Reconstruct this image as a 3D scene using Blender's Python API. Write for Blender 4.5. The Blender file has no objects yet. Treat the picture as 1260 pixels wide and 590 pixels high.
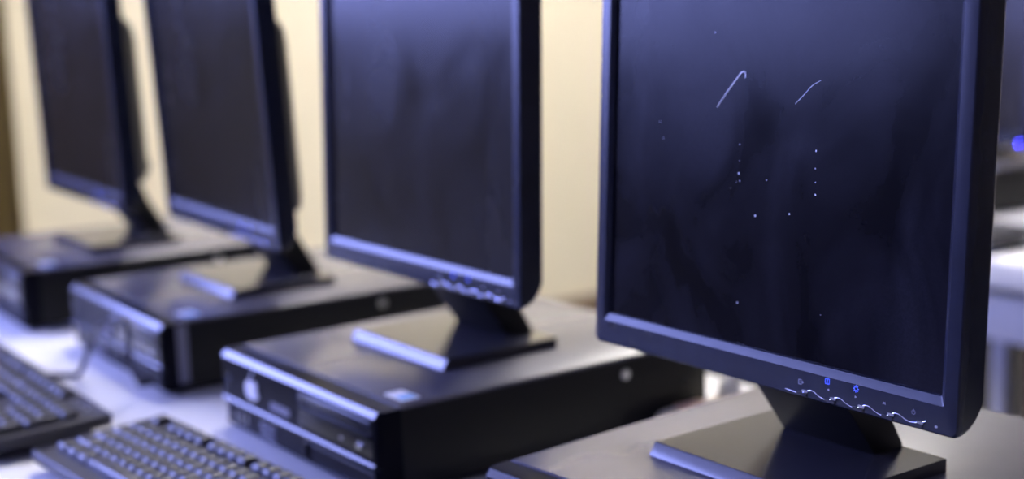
import bpy, bmesh, math, random
from mathutils import Vector, Matrix
random.seed(7)
S = bpy.context.scene
COL = S.collection
PI = math.pi

# ------------------------------------------------------------------ materials
def mat(name, color, rough=.5, spec=.5, metal=0., noise=0., nscale=60., bump=0., bscale=400., coat=0., emit=None, estr=0., rvar=0., ior=1.5):
    m = bpy.data.materials.new(name); m.use_nodes = True
    nt = m.node_tree; N = nt.nodes; L = nt.links
    b = N['Principled BSDF']
    b.inputs['Base Color'].default_value = (*color, 1)
    b.inputs['Roughness'].default_value = rough
    b.inputs['Metallic'].default_value = metal
    b.inputs['Specular IOR Level'].default_value = spec
    b.inputs['Coat Weight'].default_value = coat
    b.inputs['IOR'].default_value = ior
    if emit:
        b.inputs['Emission Color'].default_value = (*emit, 1); b.inputs['Emission Strength'].default_value = estr
    tc = N.new('ShaderNodeTexCoord')
    if noise:
        n = N.new('ShaderNodeTexNoise'); n.inputs['Scale'].default_value = nscale; n.inputs['Detail'].default_value = 4
        L.new(tc.outputs['Object'], n.inputs['Vector'])
        r = N.new('ShaderNodeValToRGB')
        r.color_ramp.elements[0].position = .3; r.color_ramp.elements[1].position = .7
        r.color_ramp.elements[0].color = (*[c*(1-noise) for c in color], 1)
        r.color_ramp.elements[1].color = (*[min(1, c*(1+noise)) for c in color], 1)
        L.new(n.outputs['Fac'], r.inputs['Fac']); L.new(r.outputs['Color'], b.inputs['Base Color'])
    if rvar:
        n = N.new('ShaderNodeTexNoise'); n.inputs['Scale'].default_value = 14; n.inputs['Detail'].default_value = 6
        L.new(tc.outputs['Object'], n.inputs['Vector'])
        mr = N.new('ShaderNodeMapRange'); mr.inputs['To Min'].default_value = rough-rvar; mr.inputs['To Max'].default_value = rough+rvar
        L.new(n.outputs['Fac'], mr.inputs['Value']); L.new(mr.outputs['Result'], b.inputs['Roughness'])
    if bump:
        n = N.new('ShaderNodeTexNoise'); n.inputs['Scale'].default_value = bscale; n.inputs['Detail'].default_value = 2
        L.new(tc.outputs['Object'], n.inputs['Vector'])
        bp = N.new('ShaderNodeBump'); bp.inputs['Strength'].default_value = bump; bp.inputs['Distance'].default_value = .0006
        L.new(n.outputs['Fac'], bp.inputs['Height']); L.new(bp.outputs['Normal'], b.inputs['Normal'])
    return m

M = {}
M['plastic'] = mat('charcoal_plastic', (.011, .014, .030), .27, .36, bump=.10, bscale=900, noise=.12, nscale=40)
M['housing'] = mat('black_plastic', (.009, .009, .010), .5, .3, bump=.2, bscale=900)
M['stand'] = mat('black_stand_plastic', (.036, .036, .046), .17, .5, bump=.02, bscale=900)
M['lid'] = mat('lightened_grey_lid', (.125, .122, .150), .27, .5, noise=.05, nscale=18, ior=1.65)  # case black lightened on top, to carry the sheen of the bright wall
M['case'] = mat('black_painted_steel', (.009, .009, .010), .45, .35)
M['bezel'] = mat('black_case_plastic', (.007, .007, .011), .30, .4, bump=.04, ior=1.15, bscale=900)
M['glint_strip'] = mat('satin_black_glint_strip', (.014, .015, .024), .20, .5)  # glossier strips added on the bezel edges to catch bright highlight lines
M['gloss'] = mat('gloss_black', (.012, .012, .014), .2, .5)
M['chrome'] = mat('chrome', (.55, .55, .6), .2, .5, metal=1)
M['steel'] = mat('steel', (.62, .62, .62), .28, .5, metal=1)
M['white_sticker'] = mat('white_vinyl', (.85, .85, .88), .4)
M['pale_print'] = mat('pale_print', (.42, .42, .50), .5)
M['grey_print'] = mat('grey_print', (.20, .20, .26), .5)
M['silver_sticker'] = mat('silver_label', (.72, .75, .85), .3)
M['blue_sticker'] = mat('blue_label', (.22, .52, .95), .25)
M['blue_icon'] = mat('blue_backlit', (.05, .08, .6), .4, emit=(.05, .10, 1.), estr=1.2)
M['blue_led'] = mat('blue_led', (.02, .02, .5), .3, emit=(.03, .03, 1.), estr=600)
M['port'] = mat('port_grey', (.30, .30, .36), .35, metal=.6)
M['key'] = mat('key_plastic', (.034, .034, .046), .40, .5, bump=.1, bscale=1200)
M['key_case'] = mat('keyboard_plastic', (.026, .026, .036), .45)
M['desk'] = mat('white_laminate', (.70, .70, .71), .42, .35, noise=.02, nscale=20)
M['desk_edge'] = mat('white_edge_band', (.74, .74, .78), .4)
M['desk_metal'] = mat('grey_painted_metal', (.42, .42, .43), .4)
M['beam'] = mat('white_painted_metal', (.84, .82, .76), .4)
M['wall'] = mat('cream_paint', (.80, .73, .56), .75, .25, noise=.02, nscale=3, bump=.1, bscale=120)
M['wall_other'] = mat('darkened_cream_paint', (.22, .19, .15), .8, .2, noise=.02, nscale=3)  # unseen walls, cream darkened to keep their reflection in the screens low
M['ceiling'] = mat('white_ceiling', (.75, .74, .70), .9, .1, noise=.03, nscale=8)
M['skirting'] = mat('brown_skirting', (.16, .10, .06), .5)
M['curtain'] = mat('olive_brown_cloth', (.17, .125, .05), .9, .1, noise=.15, nscale=200)
M['frame'] = mat('white_frame_paint', (.75, .75, .75), .4)
M['lamp'] = mat('lamp_diffuser', (.9, .9, .9), .5, emit=(1., .95, .90), estr=66.)
M['strip'] = mat('beige_plastic', (.88, .80, .68), .45)
M['orange'] = mat('orange_switch', (.9, .58, .46), .4)
M['white'] = mat('white_plastic', (.88, .88, .84), .4)
M['mouse'] = mat('pale_yellow_plastic', (.85, .72, .40), .35)
M['cable'] = mat('dark_cable', (.05, .05, .075), .2)
M['scratch'] = mat('white_scratch', (.95, .95, .95), .6, metal=1)
M['scratch_faint'] = mat('faint_scratch', (.6, .6, .65), .55, metal=1)

# floor: speckled vinyl tiles
m = mat('vinyl_tiles', (.07, .065, .065), .85, .15); M['floor'] = m
nt = m.node_tree; br = nt.nodes.new('ShaderNodeTexBrick'); tc = nt.nodes.new('ShaderNodeTexCoord')
br.offset = 0; br.inputs['Scale'].default_value = 1; br.inputs['Brick Width'].default_value = .4; br.inputs['Row Height'].default_value = .4
br.inputs['Mortar Size'].default_value = .003
br.inputs['Color1'].default_value = (.028, .027, .028, 1); br.inputs['Color2'].default_value = (.023, .022, .023, 1); br.inputs['Mortar'].default_value = (.01, .01, .01, 1)
nt.links.new(tc.outputs['Object'], br.inputs['Vector']); nt.links.new(br.outputs['Color'], nt.nodes['Principled BSDF'].inputs['Base Color'])

# screen: matt dark panel with smeared dust
def screen_mat(name, base, dust, amount, rough, spec):
    m = mat(name, base, rough, spec)
    nt = m.node_tree; N = nt.nodes; L = nt.links; b = N['Principled BSDF']
    tc = N.new('ShaderNodeTexCoord')
    mp = N.new('ShaderNodeMapping'); mp.inputs['Scale'].default_value = (9, 1, 6)
    L.new(tc.outputs['Object'], mp.inputs['Vector'])
    n = N.new('ShaderNodeTexNoise'); n.inputs['Scale'].default_value = 1.3; n.inputs['Detail'].default_value = 5; n.inputs['Roughness'].default_value = .55; n.inputs['Distortion'].default_value = .6
    L.new(mp.outputs['Vector'], n.inputs['Vector'])
    f = N.new('ShaderNodeTexNoise'); f.inputs['Scale'].default_value = 700; f.inputs['Detail'].default_value = 1
    L.new(tc.outputs['Object'], f.inputs['Vector'])
    r = N.new('ShaderNodeMapRange'); r.inputs['From Min'].default_value = .38; r.inputs['From Max'].default_value = .75
    r.inputs['To Max'].default_value = amount
    L.new(n.outputs['Fac'], r.inputs['Value'])
    mm = N.new('ShaderNodeMath'); mm.operation = 'MULTIPLY'
    r2 = N.new('ShaderNodeMapRange'); r2.inputs['To Min'].default_value = .6; r2.inputs['To Max'].default_value = 1.4
    L.new(f.outputs['Fac'], r2.inputs['Value'])
    L.new(r.outputs['Result'], mm.inputs[0]); L.new(r2.outputs['Result'], mm.inputs[1])
    mx = N.new('ShaderNodeMix'); mx.data_type = 'RGBA'
    mx.inputs['A'].default_value = (*base, 1); mx.inputs['B'].default_value = (*dust, 1)
    L.new(mm.outputs[0], mx.inputs['Factor']); L.new(mx.outputs['Result'], b.inputs['Base Color'])
    rr = N.new('ShaderNodeMapRange'); rr.inputs['From Min'].default_value = .3; rr.inputs['From Max'].default_value = .7
    rr.inputs['To Min'].default_value = rough-.05; rr.inputs['To Max'].default_value = rough+.07
    L.new(n.outputs['Fac'], rr.inputs['Value']); L.new(rr.outputs['Result'], b.inputs['Roughness'])
    return m
M['screen'] = screen_mat('dusty_lcd', (.002, .002, .004), (.26, .26, .36), .045, .20, .11)
M['screen_clean'] = screen_mat('matt_lcd', (.013, .011, .009), (.25, .24, .28), .005, .23, .16)

g = bpy.data.materials.new('clear_pane'); g.use_nodes = True; M['pane'] = g
nt = g.node_tree; nt.nodes.remove(nt.nodes['Principled BSDF'])
tr = nt.nodes.new('ShaderNodeBsdfTransparent'); gl = nt.nodes.new('ShaderNodeBsdfGlossy'); gl.inputs['Roughness'].default_value = .02
mx = nt.nodes.new('ShaderNodeMixShader'); mx.inputs[0].default_value = .05
nt.links.new(tr.outputs[0], mx.inputs[1]); nt.links.new(gl.outputs[0], mx.inputs[2]); nt.links.new(mx.outputs[0], nt.nodes['Material Output'].inputs['Surface'])

# ------------------------------------------------------------------ helpers
def link(name, bm, m, parent=None, smooth=30):
    bmesh.ops.recalc_face_normals(bm, faces=bm.faces[:])
    me = bpy.data.meshes.new(name); bm.to_mesh(me); bm.free()
    me.materials.append(M[m] if isinstance(m, str) else m)
    o = bpy.data.objects.new(name, me); COL.objects.link(o)
    if parent: o.parent = parent
    if smooth:
        for p in me.polygons: p.use_smooth = True
        try: me.set_sharp_from_angle(angle=math.radians(smooth))
        except Exception: pass
    return o
def thing(name, label, cat, loc=(0, 0, 0), rz=0, group=None):
    o = bpy.data.objects.new(name, None); COL.objects.link(o); o.empty_display_size = .05
    o.location = loc; o.rotation_euler = (0, 0, rz); tag(o, label, cat, group); return o
def tag(o, label=None, cat=None, group=None, kind=None):
    if label: o['label'] = label
    if cat: o['category'] = cat
    if group: o['group'] = group
    if kind: o['kind'] = kind
    return o
def struct(name, bm, m, parent=None):
    o = link(name, bm, m, parent, 0)
    if not parent: o['kind'] = 'structure'
    return o
def copy_tree(o, parent=None):
    c = o.copy(); COL.objects.link(c)
    if parent: c.parent = parent
    for ch in list(o.children): copy_tree(ch, c)
    return c
def box(bm, x0, x1, y0, y1, z0, z1, bev=0., seg=2):
    vs = [bm.verts.new((x, y, z)) for x in (x0, x1) for y in (y0, y1) for z in (z0, z1)]
    F = [(0, 1, 3, 2), (4, 6, 7, 5), (0, 4, 5, 1), (2, 3, 7, 6), (0, 2, 6, 4), (1, 5, 7, 3)]
    fs = [bm.faces.new([vs[i] for i in f]) for f in F]
    if bev:
        es = list({e for f in fs for e in f.edges})
        bmesh.ops.bevel(bm, geom=es, offset=bev, segments=seg, affect='EDGES', profile=.5)
    return bm
def prism_x(bm, poly, x0, x1, bev=0.):   # polygon in (y,z) swept along x
    a = [bm.verts.new((x0, y, z)) for y, z in poly]; b = [bm.verts.new((x1, y, z)) for y, z in poly]
    fs = [bm.faces.new(a), bm.faces.new(b[::-1])]
    n = len(poly)
    for i in range(n): fs.append(bm.faces.new((a[i], b[i], b[(i+1) % n], a[(i+1) % n])))
    if bev:
        es = list({e for f in fs for e in f.edges})
        bmesh.ops.bevel(bm, geom=es, offset=bev, segments=2, affect='EDGES', profile=.5)
    return bm
def extr(bm, poly, y0, y1):   # polygon in (x,z) swept along y
    a = [bm.verts.new((x, y0, z)) for x, z in poly]; b = [bm.verts.new((x, y1, z)) for x, z in poly]
    n = len(poly)
    bm.faces.new(a); bm.faces.new(b[::-1])
    for i in range(n): bm.faces.new((a[i], b[i], b[(i+1) % n], a[(i+1) % n]))
    return bm
def rrect(x0, x1, z0, z1, r, n=8):
    out = []
    for cx, cz, a0 in ((x1-r, z1-r, 0), (x0+r, z1-r, PI/2), (x0+r, z0+r, PI), (x1-r, z0+r, 1.5*PI)):
        for k in range(n+1):
            a = a0+PI/2*k/n; out.append((cx+r*math.cos(a), cz+r*math.sin(a)))
    return out
def loft(bm, loops, cap0=False, cap1=False):
    V = [[bm.verts.new(p) for p in lp] for lp in loops]
    n = len(V[0])
    for A, B in zip(V, V[1:]):
        for i in range(n): bm.faces.new((A[i], A[(i+1) % n], B[(i+1) % n], B[i]))
    if cap0: bm.faces.new(V[0])
    if cap1: bm.faces.new(V[-1])
    return bm
def disc_y(bm, cx, cz, r, y0, y1, n=20):
    return extr(bm, [(cx+r*math.cos(2*PI*k/n), cz+r*math.sin(2*PI*k/n)) for k in range(n)], y0, y1)
def ring_y(bm, cx, cz, r0, r1, y, y1, n=20, a0=0, a1=2*PI):
    full = abs(a1-a0-2*PI) < 1e-6
    for k in range(n):
        p, q = a0+(a1-a0)*k/n, a0+(a1-a0)*(k+1)/n
        extr(bm, [(cx+r0*math.cos(p), cz+r0*math.sin(p)), (cx+r1*math.cos(p), cz+r1*math.sin(p)),
                  (cx+r1*math.cos(q), cz+r1*math.sin(q)), (cx+r0*math.cos(q), cz+r0*math.sin(q))], y, y1)
def bar_y(bm, p, q, w, y0, y1):
    d = Vector((q[0]-p[0], q[1]-p[1])); d.normalize(); nx, nz = -d.y*w/2, d.x*w/2
    extr(bm, [(p[0]+nx, p[1]+nz), (q[0]+nx, q[1]+nz), (q[0]-nx, q[1]-nz), (p[0]-nx, p[1]-nz)], y0, y1)
def spline(pts, n=10):
    pts = [Vector(p) for p in pts]; P = [pts[0]*2-pts[1]]+pts+[pts[-1]*2-pts[-2]]; out = []
    for i in range(1, len(P)-2):
        for k in range(n):
            t = k/n; a, b, c, d = P[i-1], P[i], P[i+1], P[i+2]
            out.append(.5*((2*b)+(c-a)*t+(2*a-5*b+4*c-d)*t*t+(-a+3*b-3*c+d)*t**3))
    return out+[pts[-1]]
def tube(bm, pts, r, n=10):
    loops = []; up = Vector((.01, .02, 1))
    for i, p in enumerate(pts):
        t = (pts[min(i+1, len(pts)-1)]-pts[max(i-1, 0)]).normalized()
        a = t.cross(up)
        if a.length < 1e-3: a = t.cross(Vector((1, 0, 0)))
        a.normalize(); b = t.cross(a).normalized(); up = -b if False else up
        rr = r(i/(len(pts)-1)) if callable(r) else r
        loops.append([p+a*rr*math.cos(2*PI*k/n)+b*rr*math.sin(2*PI*k/n) for k in range(n)])
    return loft(bm, loops, True, True)

# ------------------------------------------------------------------ dimensions solved from the photograph
W, D, H = .3194, .3931, .085
SW, SH, MW, BB, TM = .338, .2703, .3693, .0258, .0252
MZ = .1545-H
MH = BB+SH+.0165

# ------------------------------------------------------------------ camera
cd = bpy.data.cameras.new('camera'); co = bpy.data.objects.new('camera', cd); COL.objects.link(co); S.camera = co
C = Vector((1.4384, -.6344, .4594)); yaw, pitch, roll, F = .9573, .1732, -.0327, 1860.42
fw = Vector((-math.sin(yaw)*math.cos(pitch), math.cos(yaw)*math.cos(pitch), -math.sin(pitch)))
rt = Vector((math.cos(yaw), math.sin(yaw), 0)); up = rt.cross(fw)
r2 = math.cos(roll)*rt+math.sin(roll)*up; u2 = -math.sin(roll)*rt+math.cos(roll)*up
co.matrix_world = Matrix(((r2.x, u2.x, -fw.x, C.x), (r2.y, u2.y, -fw.y, C.y), (r2.z, u2.z, -fw.z, C.z), (0, 0, 0, 1)))
cd.sensor_width = 36; cd.lens = F*36/1260; cd.clip_start = .02
cd.dof.use_dof = True; cd.dof.focus_distance = 1.03; cd.dof.aperture_fstop = cd.lens/19.0; cd.dof.aperture_blades = 0
# ------------------------------------------------------------------ the room
FL, CE = -.73, 1.95
X0, X1, Y0, Y1 = -2.6, 3.2, -4.4, 4.9
bm = bmesh.new(); box(bm, X0-.15, X1+.15, Y0-.15, Y1+.15, FL-.1, FL); struct('floor', bm, 'floor')
bm = bmesh.new(); box(bm, X0-.15, X1+.15, Y0-.15, Y1+.15, CE, CE+.1); struct('ceiling', bm, 'ceiling')
WY0, WY1, WZ0, WZ1 = -4.1, -.40, .46, 1.85
bm = bmesh.new()
box(bm, X0-.15, X0, Y0, WY0, FL, CE); box(bm, X0-.15, X0, WY1, Y1, FL, CE)
box(bm, X0-.15, X0, WY0, WY1, FL, WZ0); box(bm, X0-.15, X0, WY0, WY1, WZ1, CE)
struct('wall_left', bm, 'wall')
bm = bmesh.new(); box(bm, X0-.15, X1+.15, Y1, Y1+.15, FL, CE); struct('wall_back', bm, 'wall')
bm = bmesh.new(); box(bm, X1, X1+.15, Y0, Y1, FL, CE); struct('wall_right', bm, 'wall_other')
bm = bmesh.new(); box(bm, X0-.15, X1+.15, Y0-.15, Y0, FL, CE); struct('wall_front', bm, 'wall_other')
bm = bmesh.new(); box(bm, X0, X0+.015, Y0, Y1, FL, FL+.09, .004); struct('baseboard_left', bm, 'skirting')
bm = bmesh.new(); box(bm, X0+.015, X1, Y1-.015, Y1, FL, FL+.09, .004); struct('baseboard_back', bm, 'skirting')
w = bpy.data.objects.new('window_1', None); COL.objects.link(w); w['kind'] = 'structure'; w.location = (X0-.07, 0, 0)
bm = bmesh.new(); t = .025
for y in (WY0+t, WY0+.91, WY0+1.82, WY0+2.73, WY1-t): box(bm, -.03, .03, y-t, y+t, WZ0, WZ1)
for z in (WZ0+t, WZ1-t): box(bm, -.03, .03, WY0, WY1, z-t, z+t)
struct('window_frame', bm, 'frame', w)
bm = bmesh.new(); box(bm, -.003, .003, WY0+.01, WY1-.01, WZ0+.01, WZ1-.01); struct('window_pane', bm, 'pane', w)
bm = bmesh.new(); box(bm, .07, .2, WY0-.05, WY1+.05, WZ0-.03, WZ0); struct('window_sill', bm, 'frame', w)
# daylight portal in the window opening
ld = bpy.data.lights.new('window_daylight', 'AREA'); ld.shape = 'RECTANGLE'; ld.size = WZ1-WZ0; ld.size_y = WY1-WY0
ld.cycles.is_portal = True
lo = bpy.data.objects.new('window_daylight', ld); COL.objects.link(lo); lo.location = (X0-.16, (WY0+WY1)/2, (WZ0+WZ1)/2); lo.rotation_euler = (0, -PI/2, 0)
wd = bpy.data.worlds.new('sky'); S.world = wd; wd.use_nodes = True
bg = wd.node_tree.nodes['Background']; bg.inputs['Color'].default_value = (.32, .37, 1., 1); bg.inputs['Strength'].default_value = 30.

# curtain beside the window
bm = bmesh.new(); ys = [-.62+k*1.21/140 for k in range(141)]
prof = [(X0+.07+.022*math.sin(k*1.15)+.008*math.sin(k*.37), y) for k, y in enumerate(ys)]
lp = [(x, y) for x, y in prof]+[(x-.006, y) for x, y in prof[::-1]]
a = [bm.verts.new((x, y, -.70)) for x, y in lp]; b = [bm.verts.new((x, y, 1.92)) for x, y in lp]
for i in range(len(lp)): bm.faces.new((a[i], a[(i+1) % len(lp)], b[(i+1) % len(lp)], b[i]))
o = link('curtain', bm, 'curtain', None, 60)
tag(o, 'olive brown cloth curtain hanging by the cream wall at the far left edge', 'curtain')

# ceiling lamps (two rows of fluorescent panels)
spots = [(-.80, .75), (-1.25, 2.4)]
p0 = None
for i, (x, y) in enumerate(spots):
    if p0 is None:
        p0 = thing('ceiling_lamp', '', 'lamp', (x, y, CE), 0, 'ceiling lamps')
        bm = bmesh.new(); loft(bm, [[(px, pz, 0) for px, pz in rrect(-.34, .34, -.34, .34, .01)], [(px, pz, -.06) for px, pz in rrect(-.34, .34, -.34, .34, .01)], [(px, pz, -.06) for px, pz in rrect(-.30, .30, -.30, .30, .01)], [(px, pz, -.045) for px, pz in rrect(-.30, .30, -.30, .30, .01)]], True, True)
        link('lamp_housing', bm, 'frame', p0)
        bm = bmesh.new(); box(bm, -.297, .297, -.297, .297, -.056, -.047, .002); link('lamp_diffuser', bm, 'lamp', p0)
        q = p0
    else:
        q = copy_tree(p0)
    q.location = (x, y, CE)
    q['label'] = 'square white ceiling lamp panel out of view above the computer desks'

# ------------------------------------------------------------------ desks
def desk(x0, x1, y0, y1, label, th=.03, inset=.06):
    d = thing('computer_desk', label, 'desk', ((x0+x1)/2, (y0+y1)/2, FL))
    cx, cy = (x0+x1)/2, (y0+y1)/2
    def lb(ax, bx, ay, by, az, bz): return ax-cx, bx-cx, ay-cy, by-cy, az-FL, bz-FL
    bm = bmesh.new(); box(bm, *lb(x0, x1, y0, y1, -th, 0), .004, 3); link('tabletop', bm, 'desk', d)
    n = 3
    for k in range(n):
        x = x0+inset+(x1-x0-2*inset)*k/(n-1)
        for y in (y0+.08, y1-.08):
            bm = bmesh.new(); box(bm, *lb(x-.014, x+.014, y-.014, y+.014, FL, -.10), .003); link('leg', bm, 'desk_metal', d)
    for y in ((y0+.08), (y1-.08)):
        bm = bmesh.new(); box(bm, *lb(x0+.046, x1-.046, y-.016, y+.016, -.147, -.070), .003); link('rail', bm, 'beam', d)
    return d
desk(-.97, 1.3, -.40, .52, 'long white desk under the row of computers and keyboards')
desk(-.80, .70, 1.30, 2.25, 'white desk behind the nearest monitor at right edge with steel legs', .045, .30)

# ------------------------------------------------------------------ desktop computers
def make_pc():
    t = thing('desktop_computer', '', 'computer', group='desktop computers lying flat under the monitors')
    by = .026
    # steel case with folded lid: rounded long edges
    bm = bmesh.new()
    poly = [(.002, .006), (.002, H-.0045), (.0032, H-.0025), (.006, H-.0015), (W-.006, H-.0015), (W-.0032, H-.0025), (W-.002, H-.0045), (W-.002, .006)]
    extr(bm, poly, by+.0008, D)
    link('case_cover', bm, 'case', t, 50)
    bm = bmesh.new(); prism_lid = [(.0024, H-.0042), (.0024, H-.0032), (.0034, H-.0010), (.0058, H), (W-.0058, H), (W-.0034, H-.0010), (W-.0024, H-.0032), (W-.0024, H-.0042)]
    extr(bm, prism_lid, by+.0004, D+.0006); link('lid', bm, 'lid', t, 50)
    bm = bmesh.new(); box(bm, .004, W-.004, by+.002, D-.002, .0045, .0075, .001); link('bottom_plate', bm, 'gloss', t)
    for fx in (.03, W-.03):
        for fy in (.05, D-.04):
            bm = bmesh.new(); n = 14
            loft(bm, [[(fx+r*math.cos(2*PI*k/n), fy+r*math.sin(2*PI*k/n), z) for k in range(n)] for r, z in ((.010, 0), (.011, .002), (.011, .005))], True, True)
            link('foot', bm, 'gloss', t)
    # front bezel: profile with chamfered top edge, ridge and recessed lower half
    zt = H-.0012
    prof = [(by, .004), (.004, .004), (.0020, .006), (.0035, .030), (-.0015, .0325), (-.0020, .0345), (.0002, .0365), (0, zt-.0066), (.0003, zt-.0060), (.0040, zt-.0014), (.0056, zt-.0006), (by, zt-.0004)]
    bm = bmesh.new(); loops = []
    for x, ins in ((0, .006), (.0007, .003), (.003, .0008), (.006, 0), (W-.006, 0), (W-.003, .0008), (W-.0007, .003), (W, .006)):
        loops.append([(x, min(y+ins, by), z) for y, z in prof])
    loft(bm, loops, True, True); b = link('front_bezel', bm, 'bezel', t, 12)
    bm = bmesh.new(); prism_x(bm, [(-.0001, zt-.0063), (.0002, zt-.0064), (.0044, zt-.0012), (.0041, zt-.0009)], .004, W-.004); link('top_glint_strip', bm, 'glint_strip', b, 12)
    bm = bmesh.new(); prism_x(bm, [(-.0010, .0322), (-.0026, .0326), (-.0026, .0338), (-.0010, .0356), (.0002, .0364)], .004, W-.004); link('ridge_glint_strip', bm, 'glint_strip', b, 12)
    # optical drive and bay
    bm = bmesh.new(); extr(bm, rrect(.172, .311, .0400, .0755, .0015, 3), -.0004, .004); bay = link('drive_bay', bm, 'gloss', t)
    bm = bmesh.new(); prism_x(bm, [(-.0012, .0660), (-.0016, .0725), (-.0006, .0742), (.001, .0745), (.001, .0655)], .174, .3085, .0006); link('optical_drive_door', bm, 'plastic', bay)
    bm = bmesh.new(); prism_x(bm, [(-.0016, .0560), (-.0022, .0605), (-.0012, .0618), (.001, .0620), (.001, .0556)], .174, .3085, .0005); link('card_reader_strip', bm, 'bezel', bay)
    bm = bmesh.new(); extr(bm, rrect(.2835, .2940, .0445, .0490, .002, 4), -.0022, .001); link('eject_button', bm, 'chrome', bay)
    bm = bmesh.new(); extr(bm, rrect(.252, .258, .0455, .0485, .001, 3), -.0008, .001); link('activity_light', bm, 'port', bay)
    bm = bmesh.new(); disc_y(bm, .184, .0655, .0045, -.0014, .001); link('drive_latch', bm, 'plastic', bay)
    # lower flap at right
    bm = bmesh.new()
    fr = rrect(.178, .312, .008, .0275, .0015, 3); fi = rrect(.1815, .310, .0095, .0250, .001, 3)
    loft(bm, [[(x, .004, z) for x, z in fr], [(x, -.0006, z) for x, z in fr], [(x, -.0002, z) for x, z in fi], [(x, .003, z) for x, z in fi]], True, True)
    link('lower_flap', bm, 'plastic', t)
    # left block: power button, badge, vents, ports
    bm = bmesh.new(); ring_y(bm, .0205, .055, .0052, .0068, -.0012, .001, 18); disc_y(bm, .0205, .055, .0046, -.0010, .001); link('power_button', bm, 'plastic', t)
    bm = bmesh.new(); extr(bm, rrect(.112, .152, .0425, .0505, .001, 3), -.0006, .001); link('badge', bm, 'grey_print', t)
    for k in range(3):
        bm = bmesh.new(); extr(bm, rrect(.026+.012*k, .0325+.012*k, .009, .024, .001, 3), .0010, .006); link('vent_slot', bm, 'gloss', t)
    for k in range(4):
        ux = .084+.0165*(k % 2); uz = .0195-.0095*(k//2)
        bm = bmesh.new()
        o = rrect(ux, ux+.012, uz-.003, uz+.0035, .0006, 2); ii = rrect(ux+.0016, ux+.0104, uz-.0016, uz+.0021, .0004, 2)
        loft(bm, [[(x, .006, z) for x, z in o], [(x, .0012, z) for x, z in o], [(x, .0012, z) for x, z in ii], [(x, .006, z) for x, z in ii]], True, True)
        link('usb_port', bm, 'port', t)
    # maker's sticker on the lid by the front right corner
    bm = bmesh.new(); loft(bm, [[(x, y, z) for x, y in rrect(.272, .305, .036, .056, .002, 3)] for z in (H-.0002, H+.0004)], True, True); st = link('lid_sticker', bm, 'silver_sticker', t)
    bm = bmesh.new(); loft(bm, [[(x, y, z) for x, y in rrect(.289, .303, .038, .054, .001, 3)] for z in (H, H+.0006)], True, True); link('sticker_print', bm, 'blue_sticker', st)
    # screws on the right flank
    for (y, z, r, mm) in ((.286, .067, .0055, 'steel'), (.364, .044, .0045, 'gloss')):
        bm = bmesh.new(); n = 18
        loft(bm, [[(x, y+rr*math.cos(2*PI*k/n), z+rr*math.sin(2*PI*k/n)) for k in range(n)] for rr, x in ((r, W-.004), (r, W-.0008), (r*.75, W+.0006), (r*.3, W+.0008))], True, True)
        link('screw', bm, mm, t)
    return t
pcs = {}
proto = make_pc()
PCP = {1: (-.9097, -.0079, -.0439), 2: (-.4671, .0033, -.0265), 3: (0, 0, .0037), 4: (.5017, -.010, .0801), 5: (-.60, 1.62, 0.)}
PCL = {1: 'flat black computer case nearest the brown curtain under the farthest monitor of the front row',
       2: 'flat black computer case with a cable looping from its front',
       3: 'flat black computer case with white fruit sticker on its front beside the keyboard',
       4: 'flat dark computer case under the sharp scratched monitor',
       5: 'flat black computer case on the white desk behind the scratched monitor at right edge'}
for i in (1, 2, 3, 4, 5):
    o = proto if i == 1 else copy_tree(proto)
    pcs[i] = o
for i, (x, y, rz) in PCP.items():
    pcs[i].location = (x, y, 0); pcs[i].rotation_euler = (0, 0, rz); pcs[i]['label'] = PCL[i]
# white fruit sticker with a bite and a leaf on the third case
bm = bmesh.new(); cx, cz, s = .072, .0540, .0125
pts = []
for k in range(48):
    a = 2*PI*k/48; r = 1+.10*math.cos(2*(a-PI/2))*-1
    x, z = r*math.cos(a)*1.05, r*math.sin(a)*.98
    z -= .20*math.exp(-(x/.28)**2)*(1 if z > 0 else -.6)
    d = math.hypot(x-1.32, z-.12)
    if d < .52:
        k2 = .52/d; x = 1.32+(x-1.32)*k2; z = .12+(z-.12)*k2
    pts.append((cx+x*s, cz+z*s))
extr(bm, pts, -.0010, .001)
extr(bm, [(cx-.15*s, cz+1.0*s), (cx-.05*s, cz+1.35*s), (cx+.3*s, cz+1.6*s), (cx+.25*s, cz+1.25*s)], -.0010, .001)
o = link('fruit_sticker', bm, 'white_sticker', pcs[3]); o['label'] = 'white fruit-shaped sticker'
# narrow grey strip down the flank of the second case
bm = bmesh.new()
n = 12
A = [(W-.0008+.0008, .0185+.013*k/1., 0) for k in range(2)]
lo_ = [[(W+.0003, y, z) for y in (.0185, .0315)]+[(W-.003, y, z) for y in (.0315, .0185)] for z in [.012+.068*k/n for k in range(n+1)]]
loft(bm, lo_, True, True); o = link('flank_strip', bm, 'grey_print', pcs[2]); o['label'] = 'narrow grey strip down the case flank'

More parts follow.
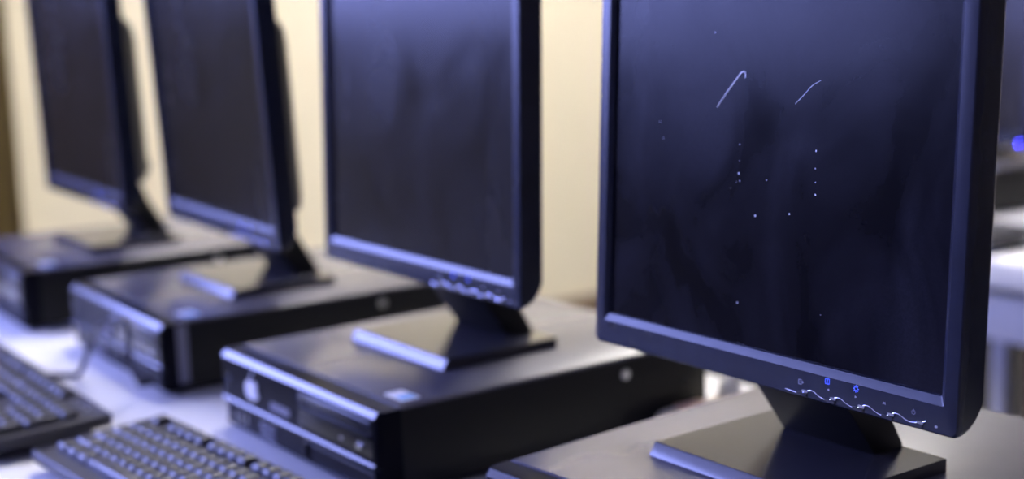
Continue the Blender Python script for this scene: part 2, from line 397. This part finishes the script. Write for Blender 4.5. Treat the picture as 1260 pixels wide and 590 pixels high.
# ------------------------------------------------------------------ monitors
def make_monitor():
    t = thing('computer_monitor', '', 'monitor', group='flat black monitors standing on the computer cases')
    hw = MW/2
    def ML(ins, d, rise=0., r=.005):
        lp = rrect(-hw+ins, hw-ins, ins, MH-ins, r)
        return [(x, d, MH-(MH-z)*(MH-rise)/MH) for x, z in lp]
    def IL(ex, d, exb=None):
        e = ex if exb is None else exb
        return [(x, d, z) for x, z in rrect(-SW/2-ex, SW/2+ex, BB-e, BB+SH+ex, .0012)]
    bm = bmesh.new()
    back = [(TM, .0205), (TM-.0012, .0165), (TM-.0040, .0115), (TM-.008, .0065), (TM-.012, .0032), (TM-.017, .0008)]
    loops = [ML(.010, TM+.001, .0225)]+[ML(.0006 if k == 0 else 0, d, rs) for k, (d, rs) in enumerate(back)]
    loops += [ML(0, .0030), ML(.0004, .0012), ML(.0014, .0002), ML(.0026, 0), IL(.0040, 0, .0062), IL(.0034, .0004, .0052), IL(.0002, .0025, .0003), IL(-.0002, .0035, -.0002), IL(-.0004, .0056, -.0004)]
    loft(bm, loops, True, False); head = [link('bezel', bm, 'plastic', t, 16)]
    bz = head[0]
    bm = bmesh.new()
    nx, nz = 1, 1
    box(bm, -SW/2-.001, SW/2+.001, .0050, .0075, BB-.001, BB+SH+.001); head.append(link('screen', bm, 'screen_clean', t, 0))
    # rear housing
    def RL(hwid, z0, z1, d, r=.012): return [(x, d, z) for x, z in rrect(-hwid, hwid, z0, z1, r)]
    bm = bmesh.new(); loft(bm, [RL(.165, .030, .290, TM-.002), RL(.155, .034, .272, .036), RL(.142, .036, .258, .052), RL(.128, .044, .245, .060)], True, True)
    head.append(link('rear_housing', bm, 'housing', t, 35))
    bm = bmesh.new(); n = 20
    loft(bm, [[(x, .074+.016*rr*math.cos(2*PI*k/n), .046+.016*rr*math.sin(2*PI*k/n)) for k in range(n)] for x, rr in ((-.056, .7), (-.054, .95), (-.050, 1), (.050, 1), (.054, .95), (.056, .7))], True, True)
    head.append(link('hinge', bm, 'housing', t, 35))
    # wavy chrome edging of the control buttons
    pts = [(.0345, .0036), (.0430, .0030), (.0500, .0036), (.0565, .0064), (.0610, .0068), (.0660, .0045), (.0710, .0033), (.0765, .0040), (.0820, .0066), (.0865, .0067), (.0915, .0045), (.0965, .0033), (.1020, .0040), (.1075, .0066), (.1120, .0067), (.1170, .0045), (.1215, .0033), (.1275, .0040), (.1330, .0068), (.1375, .0068), (.1425, .0048), (.1470, .0040), (.1535, .0050), (.1595, .0072)]
    bm = bmesh.new(); tube(bm, spline([(x, -.0002, z) for x, z in pts], 6), .00042, 8); link('button_trim', bm, 'chrome', bz)
    for u in (.0500, .0765, .1020, .1275, .1520):
        bm = bmesh.new(); loft(bm, [[(x, d, z) for x, z in rrect(u-.0052+e, u+.0052-e, .0014+e, .0042-e*.4, .0011, 3)] for d, e in ((.001, 0), (-.0004, 0), (-.0010, .0004))], True, True)
        head.append(link('button', bm, 'stand', t))
        bm = bmesh.new(); loft(bm, [[(x, d, z) for x, z in rrect(u+.0005, u+.0062, .0050-.0004, .0068-.0004, .0008, 3)] for d in (.001, -.0011)], True, True)
        link('button_highlight_edge', bm, 'chrome', head[-1])
    # printed symbols
    Y = (-.0002, .0006)
    bm = bmesh.new(); x, z = .0483, .0112     # input: rounded square with arrow
    for p, q in (((-.0018, -.0016), (-.0018, .0016)), ((-.0018, .0016), (.0012, .0016)), ((-.0018, -.0016), (.0012, -.0016)), ((-.0006, 0), (.0026, 0)), ((.0026, 0), (.0014, .0010)), ((.0026, 0), (.0014, -.0010))):
        bar_y(bm, (x+p[0], z+p[1]), (x+q[0], z+q[1]), .00045, *Y)
    link('symbol', bm, 'pale_print', bz)
    bm = bmesh.new(); x, z = .0733, .0166     # contrast: split rectangle
    for p, q in (((-.0018, -.0018), (-.0018, .0018)), ((.0018, -.0018), (.0018, .0018)), ((-.0018, .0018), (.0018, .0018)), ((-.0018, -.0018), (.0018, -.0018)), ((0, -.0022), (0, .0022))):
        bar_y(bm, (x+p[0], z+p[1]), (x+q[0], z+q[1]), .0005, *Y)
    link('symbol', bm, 'blue_icon', bz)
    bm = bmesh.new(); x, z = .0993, .0166     # brightness: sun
    ring_y(bm, x, z, .0011, .0016, *Y, 14)
    for k in range(8):
        a = PI/4*k; bar_y(bm, (x+.0018*math.cos(a), z+.0018*math.sin(a)), (x+.0026*math.cos(a), z+.0026*math.sin(a)), .0005, *Y)
    link('symbol', bm, 'blue_icon', bz)
    for x, sgn in ((.0744, -1), (.0995, 1)):
        bm = bmesh.new(); z = .0109; extr(bm, [(x-sgn*.0008, z-.0008), (x+sgn*.0009, z), (x-sgn*.0008, z+.0008)], *Y); link('symbol', bm, 'pale_print', bz)
    bm = bmesh.new(); x, z = .1243, .0117
    for p, q in (((-.0010, -.0009), (-.0007, .0009)), ((-.0007, .0009), (0, -.0004)), ((0, -.0004), (.0007, .0009)), ((.0007, .0009), (.0010, -.0009))):
        bar_y(bm, (x+p[0], z+p[1]), (x+q[0], z+q[1]), .0004, *Y)
    link('symbol', bm, 'pale_print', bz)
    bm = bmesh.new(); x, z = .1490, .0110
    ring_y(bm, x, z, .0012, .0016, *Y, 16); bar_y(bm, (x, z), (x, z+.0022), .0004, *Y); link('symbol', bm, 'grey_print', bz)
    bm = bmesh.new(); extr(bm, rrect(.1668, .1688, .0046, .0060, .0005, 3), -.0003, .001); head.append(link('power_light', bm, 'pale_print', t))
    # stand: neck leaning forward from the rear of a flat foot
    bm = bmesh.new()
    prism_x(bm, [(.0815, .0098), (.1130, .0098), (.1125, .014), (.0840, .062), (.0700, .098), (.0560, .098), (.0330, .078)], -.0475, .0475, .0015)
    link('neck', bm, 'housing', t)
    bm = bmesh.new(); y0, y1, hb, tb = -.0255, .1142, .0871, .0105
    prism_x(bm, [(y0, .0008), (y0+.0006, 0), (y1-.0006, 0), (y1, .0006), (y1, tb-.0008), (y1-.0008, tb), (y0+.0068, tb), (y0+.0060, tb-.0006), (y0+.0003, .0016)], -hb, hb)
    link('foot', bm, 'stand', t, 15)
    for o in head: o.location = (0, 0, MZ); o['tilts'] = 1
    return t
MON = {1: (-.7408, .1260, -.0032, -.0395, -.0308), 2: (-.3038, .1437, -.0017, -.0496, -.0462), 3: (.1531, .1469, .0028, .0050, .0325), 4: (.6551, .1292, .0019, .0063, .0554), 5: (-.458, 1.74, -.040, 0., .05)}
MLAB = {1: 'black monitor nearest the brown curtain, the farthest of the front desk row',
        2: 'black monitor standing on the case with the cable looping from its front',
        3: 'black monitor standing on the case with the white fruit sticker',
        4: 'black monitor in sharp focus with white scratch strokes on its dusty screen',
        5: 'black monitor with glowing blue light on the white desk at right edge'}
mproto = make_monitor(); mons = {1: mproto}
for i in (2, 3, 4, 5): mons[i] = copy_tree(mproto)
for i, (x, y, dz, rz, tilt) in MON.items():
    o = mons[i]; o.location = (x, y, H); o.rotation_euler = (0, 0, rz); o['label'] = MLAB[i]
    for ch in o.children:
        if ch.get('tilts'): ch.location = (0, 0, MZ+dz); ch.rotation_euler = (-tilt, 0, 0)
def part(o, name): return [c for c in o.children if c.name.split('.')[0] == name][0]
for i in MON:
    for c in mons[i].children:
        if 'tilts' in c: del c['tilts']
# the nearest screen is dusty and scratched
def swap(o, m):
    o.data = o.data.copy(); o.data.materials.clear(); o.data.materials.append(M[m])
sc4 = part(mons[4], 'screen'); swap(sc4, 'screen')
swap(part(mons[5], 'power_light'), 'blue_led'); part(mons[5], 'power_light')['label'] = 'glowing blue power light'
def stroke(pts, wid, m, label):
    bm = bmesh.new(); P = spline([(x, .0049, z) for x, z in pts], 6)
    tube(bm, P, lambda s: wid*(.35+.65*math.sin(PI*min(1, max(0, .12+.8*(1-s))))), 6)
    o = link('scratch', bm, m, sc4); o['label'] = label
stroke([(-.0512, .2013), (-.0405, .2132), (-.0299, .2244), (-.0262, .2279), (-.0228, .2283), (-.0223, .2241)], .00050, 'scratch', 'long white hooked scratch')
stroke([(.0279, .2076), (.0353, .2136), (.0434, .2208), (.0514, .2250)], .00032, 'scratch_faint', 'faint white curved scratch')
for (x, z, r) in ((-.0258, .1751, .0005), (-.0253, .1631, .0004), (-.0257, .1535, .0008), (-.0246, .1481, .0006), (.0028, .1512, .0006), (-.0074, .1240, .0009), (.0265, .1289, .0008), (.0496, .1759, .0008), (.0495, .1634, .0006), (.0501, .1537, .0006), (.0505, .1452, .0009), (-.0555, .2566, .0005), (-.1148, .1866, .0005), (-.1105, .1742, .0005), (-.0228, .0569, .0008), (.06, .061, .0005), (-.028, .1470, .0004), (-.034, .142, .0003)):
    bm = bmesh.new(); n = 8
    lp = []
    for k in range(n):
        a = 2*PI*k/n; rr = r*random.uniform(.6, 1.1); lp.append((x+rr*math.cos(a)*.7, z+rr*math.sin(a)))
    extr(bm, lp, .0046, .0056); link('speck', bm, 'scratch' if r > .0006 else 'scratch_faint', sc4)

# ------------------------------------------------------------------ keyboards
PITCH = .0186
_kc = {}
def key_mesh(w, d=1.):
    k = (round(w, 3), round(d, 3))
    if k in _kc: return _kc[k]
    bm = bmesh.new(); a, b = w*PITCH/2-.0008, d*PITCH/2-.0008
    loft(bm, [[(x, y, z) for x, y in rrect(-a+e, a-e, -b+e*.8+sh, b-e*1.1+sh, .0012, 2)] for e, z, sh in ((0, 0, 0), (.0006, .0035, 0), (.0024, .0070, .0004), (.0032, .0074, .0004))], True, True)
    bmesh.ops.recalc_face_normals(bm, faces=bm.faces[:])
    me = bpy.data.meshes.new('key'); bm.to_mesh(me); bm.free(); me.materials.append(M['key'])
    for p in me.polygons: p.use_smooth = True
    me.set_sharp_from_angle(angle=math.radians(35))
    _kc[k] = me; return me
def keyboard(label, loc, rz, stuff_side):
    # local origin: back left corner of the top, x right, y towards the back
    KW, KD = .452, .142
    t = thing('keyboard', label, 'keyboard', loc, rz, 'black keyboards on the front desk')
    zb, zf = .0300, .0235
    def zs(y): return zb+(zf-zb)*(-y/KD)
    bm = bmesh.new()
    lo_ = rrect(0, KW, -KD, 0, .008, 4)
    def L(ins, dz): return [(min(max(x, ins), KW-ins), min(max(y, -KD+ins), -ins), zs(y)+dz) for x, y in lo_]
    loft(bm, [[(x, y, 0.0015) for x, y, z in L(.020, 0)], L(.018, -.016), L(.003, -.013), L(0, -.009), L(0, -.003), L(.0018, -.0006), L(.004, 0), L(.0062, 0), L(.0068, -.002)], True, True)
    link('keyboard_case', bm, 'key_case', t, 35)
    for fx in (.05, KW-.05):
        for fy in (-.03, -KD+.03):
            bm = bmesh.new(); box(bm, fx-.012, fx+.012, fy-.005, fy+.005, 0, .004, .001); link('rubber_foot', bm, 'gloss', t)
    rows = []
    y0 = -.0150
    fr = [(0, 1)]+[(2+k, 1) for k in range(4)]+[(6.5+k, 1) for k in range(4)]+[(11+k, 1) for k in range(4)]+[(15.25+k, 1) for k in range(3)]
    rows.append((y0, fr))
    y1 = y0-.0235
    rows.append((y1, [(k, 1) for k in range(13)]+[(13, 2)]+[(15.25+k, 1) for k in range(3)]+[(18.5+k, 1) for k in range(4)]))
    rows.append((y1-PITCH, [(0, 1.5)]+[(1.5+k, 1) for k in range(12)]+[(13.5, 1.5)]+[(15.25+k, 1) for k in range(3)]+[(18.5+k, 1) for k in range(3)]))
    rows.append((y1-2*PITCH, [(0, 1.75)]+[(1.75+k, 1) for k in range(11)]+[(12.75, 2.25)]+[(18.5+k, 1) for k in range(3)]))
    rows.append((y1-3*PITCH, [(0, 2.25)]+[(2.25+k, 1) for k in range(10)]+[(12.25, 2.75)]+[(16.25, 1)]+[(18.5+k, 1) for k in range(3)]))
    rows.append((y1-4*PITCH, [(0, 1.25), (1.25, 1.25), (2.5, 1.25), (3.75, 6.25), (10, 1.25), (11.25, 1.25), (12.5, 1.25), (13.75, 1.25)]+[(15.25+k, 1) for k in range(3)]+[(18.5, 2), (20.5, 1)]))
    tall = [(21.5, y1-1.5*PITCH), (21.5, y1-3.5*PITCH)]
    xk = .0155; keys = []
    for y, ks in rows:
        for u, wd in ks: keys.append((xk+(u+wd/2)*PITCH, y, wd, 1.))
    for u, y in tall: keys.append((xk+(u+.5)*PITCH, y, 1., 2.))
    keys.sort(key=lambda k: (k[0] if stuff_side == 'right' else -k[0]))
    tilt = math.atan2(zb-zf, KD)
    rest = bmesh.new()
    for i, (x, y, wd, dp) in enumerate(keys):
        me = key_mesh(wd, dp)
        mt = Matrix.Translation((x, y, zs(y)-.0016)) @ Matrix.Rotation(tilt, 4, 'X')
        if i < 96:
            o = bpy.data.objects.new('key', me); COL.objects.link(o); o.parent = t; o.matrix_local = mt
        else:
            b2 = bmesh.new(); b2.from_mesh(me); b2.transform(mt); tmp = bpy.data.meshes.new('tmp'); b2.to_mesh(tmp); b2.free(); rest.from_mesh(tmp); bpy.data.meshes.remove(tmp)
    o = link('key', rest, 'key', t, 35); o['kind'] = 'stuff'
    # status lights panel over the number pad
    for k in range(3):
        bm = bmesh.new(); box(bm, xk+(19+k*1.1)*PITCH, xk+(19+k*1.1)*PITCH+.006, y0-.001, y0+.001, zs(y0)-.001, zs(y0)+.0004, .0003); link('status_light', bm, 'pale_print', t)
    return t
keyboard('black keyboard in front of the case with the fruit sticker', (.0100, -.0700, 0), .055, 'right')
keyboard('black keyboard at the far left edge before the case with the looping cable', (-.4760, -.1000, 0), -.022, 'left')
keyboard('black keyboard on the white desk behind the scratched monitor at right edge', (-.49, 1.462, 0), 0, 'left')

# ------------------------------------------------------------------ small things
bm = bmesh.new(); P2 = Matrix.Translation((-.4671, .0033, 0)) @ Matrix.Rotation(-.0265, 4, 'Z')
pts = [P2 @ Vector(v) for v in ((.300, -.012, .0170), (.302, -.026, .026), (.312, -.035, .060), (.318, -.036, .086), (.309, -.037, .0955), (.294, -.043, .0935), (.270, -.048, .082), (.240, -.050, .068), (.204, -.050, .0335), (.176, -.052, .0075), (.160, -.062, .0045), (.150, -.074, .0045), (.138, -.083, .0045))]
t = thing('looping_cable', 'thin dark cable looping out of the front of the second farthest case', 'cable', pts[0])
def rel(ps, o): return [p-o for p in ps]
tube(bm, spline(rel(pts, pts[0]), 10), .0034, 10); link('cable_cord', bm, 'cable', t, 60)
bm = bmesh.new(); box(bm, -.006, .006, -.012, .0065, -.004, .004, .0015); link('cable_plug', bm, 'gloss', t)
# power strip lying between the third and fourth cases, with a white plug
t = thing('power_strip', 'beige power strip with an orange switch lying between two computer cases', 'power strip', (.345, .366, 0))
bm = bmesh.new(); loft(bm, [[(x, y, z) for x, y in rrect(-.0205+e, .0205-e, -.056+e, .070-e, .016, 6)] for z, e in ((0, .002), (.003, 0), (.022, 0), (.026, .003), (.027, .006))], True, True); link('strip_housing', bm, 'strip', t, 40)
bm = bmesh.new(); box(bm, -.017, -.003, -.028, .006, .026, .029, .0015); link('strip_switch', bm, 'orange', t)
for k in range(1):
    bm = bmesh.new(); n = 24; cy = .034
    loft(bm, [[(r*math.cos(2*PI*q/n), cy+r*math.sin(2*PI*q/n), z) for q in range(n)] for r, z in ((.0165, .0265), (.0165, .0285), (.0150, .0285), (.0150, .0272))], True, True); link('socket', bm, 'strip', t)
t = thing('power_plug', 'white power plug standing in the beige power strip behind the case', 'plug', (.345, .400, .0272))
bm = bmesh.new(); n = 20
loft(bm, [[(r*math.cos(2*PI*q/n), r*math.sin(2*PI*q/n)*.8, z) for q in range(n)] for r, z in ((.0130, .0002), (.0130, .010), (.0115, .016), (.008, .021), (.005, .024))], True, True); link('plug_body', bm, 'white', t, 40)
bm = bmesh.new(); tube(bm, spline([(0, 0, .021), (.002, .004, .029), (.014, .016, .030), (.028, .026, .022), (.034, .032, .004), (.036, .036, -.0237)], 8), .003, 8); link('plug_cord', bm, 'white', t, 60)
# mouse on the second desk
t = thing('computer_mouse', 'small pale yellow computer mouse beside the keyboard at right edge', 'mouse', (-.300, 1.585, 0), .3)
bm = bmesh.new(); bmesh.ops.create_uvsphere(bm, u_segments=24, v_segments=14, radius=1)
for v in bm.verts:
    x, y, z = v.co; v.co = (x*.028*(1-.15*y), y*.046, max(0, z)*.030*(1-.25*y)+.001)
bmesh.ops.remove_doubles(bm, verts=bm.verts[:], dist=1e-5)
link('mouse_body', bm, 'mouse', t, 60)
bm = bmesh.new(); n = 14
loft(bm, [[(x, .022+.008*math.cos(2*PI*k/n), .023+.006*math.sin(2*PI*k/n)) for k in range(n)] for x in (-.003, .003)], True, True); link('scroll_wheel', bm, 'gloss', t)

# ------------------------------------------------------------------ colour
S.view_settings.view_transform = 'Standard'; S.view_settings.look = 'None'
S.view_settings.exposure = 0.0; S.view_settings.gamma = 1.0; S.view_settings.use_curve_mapping = False
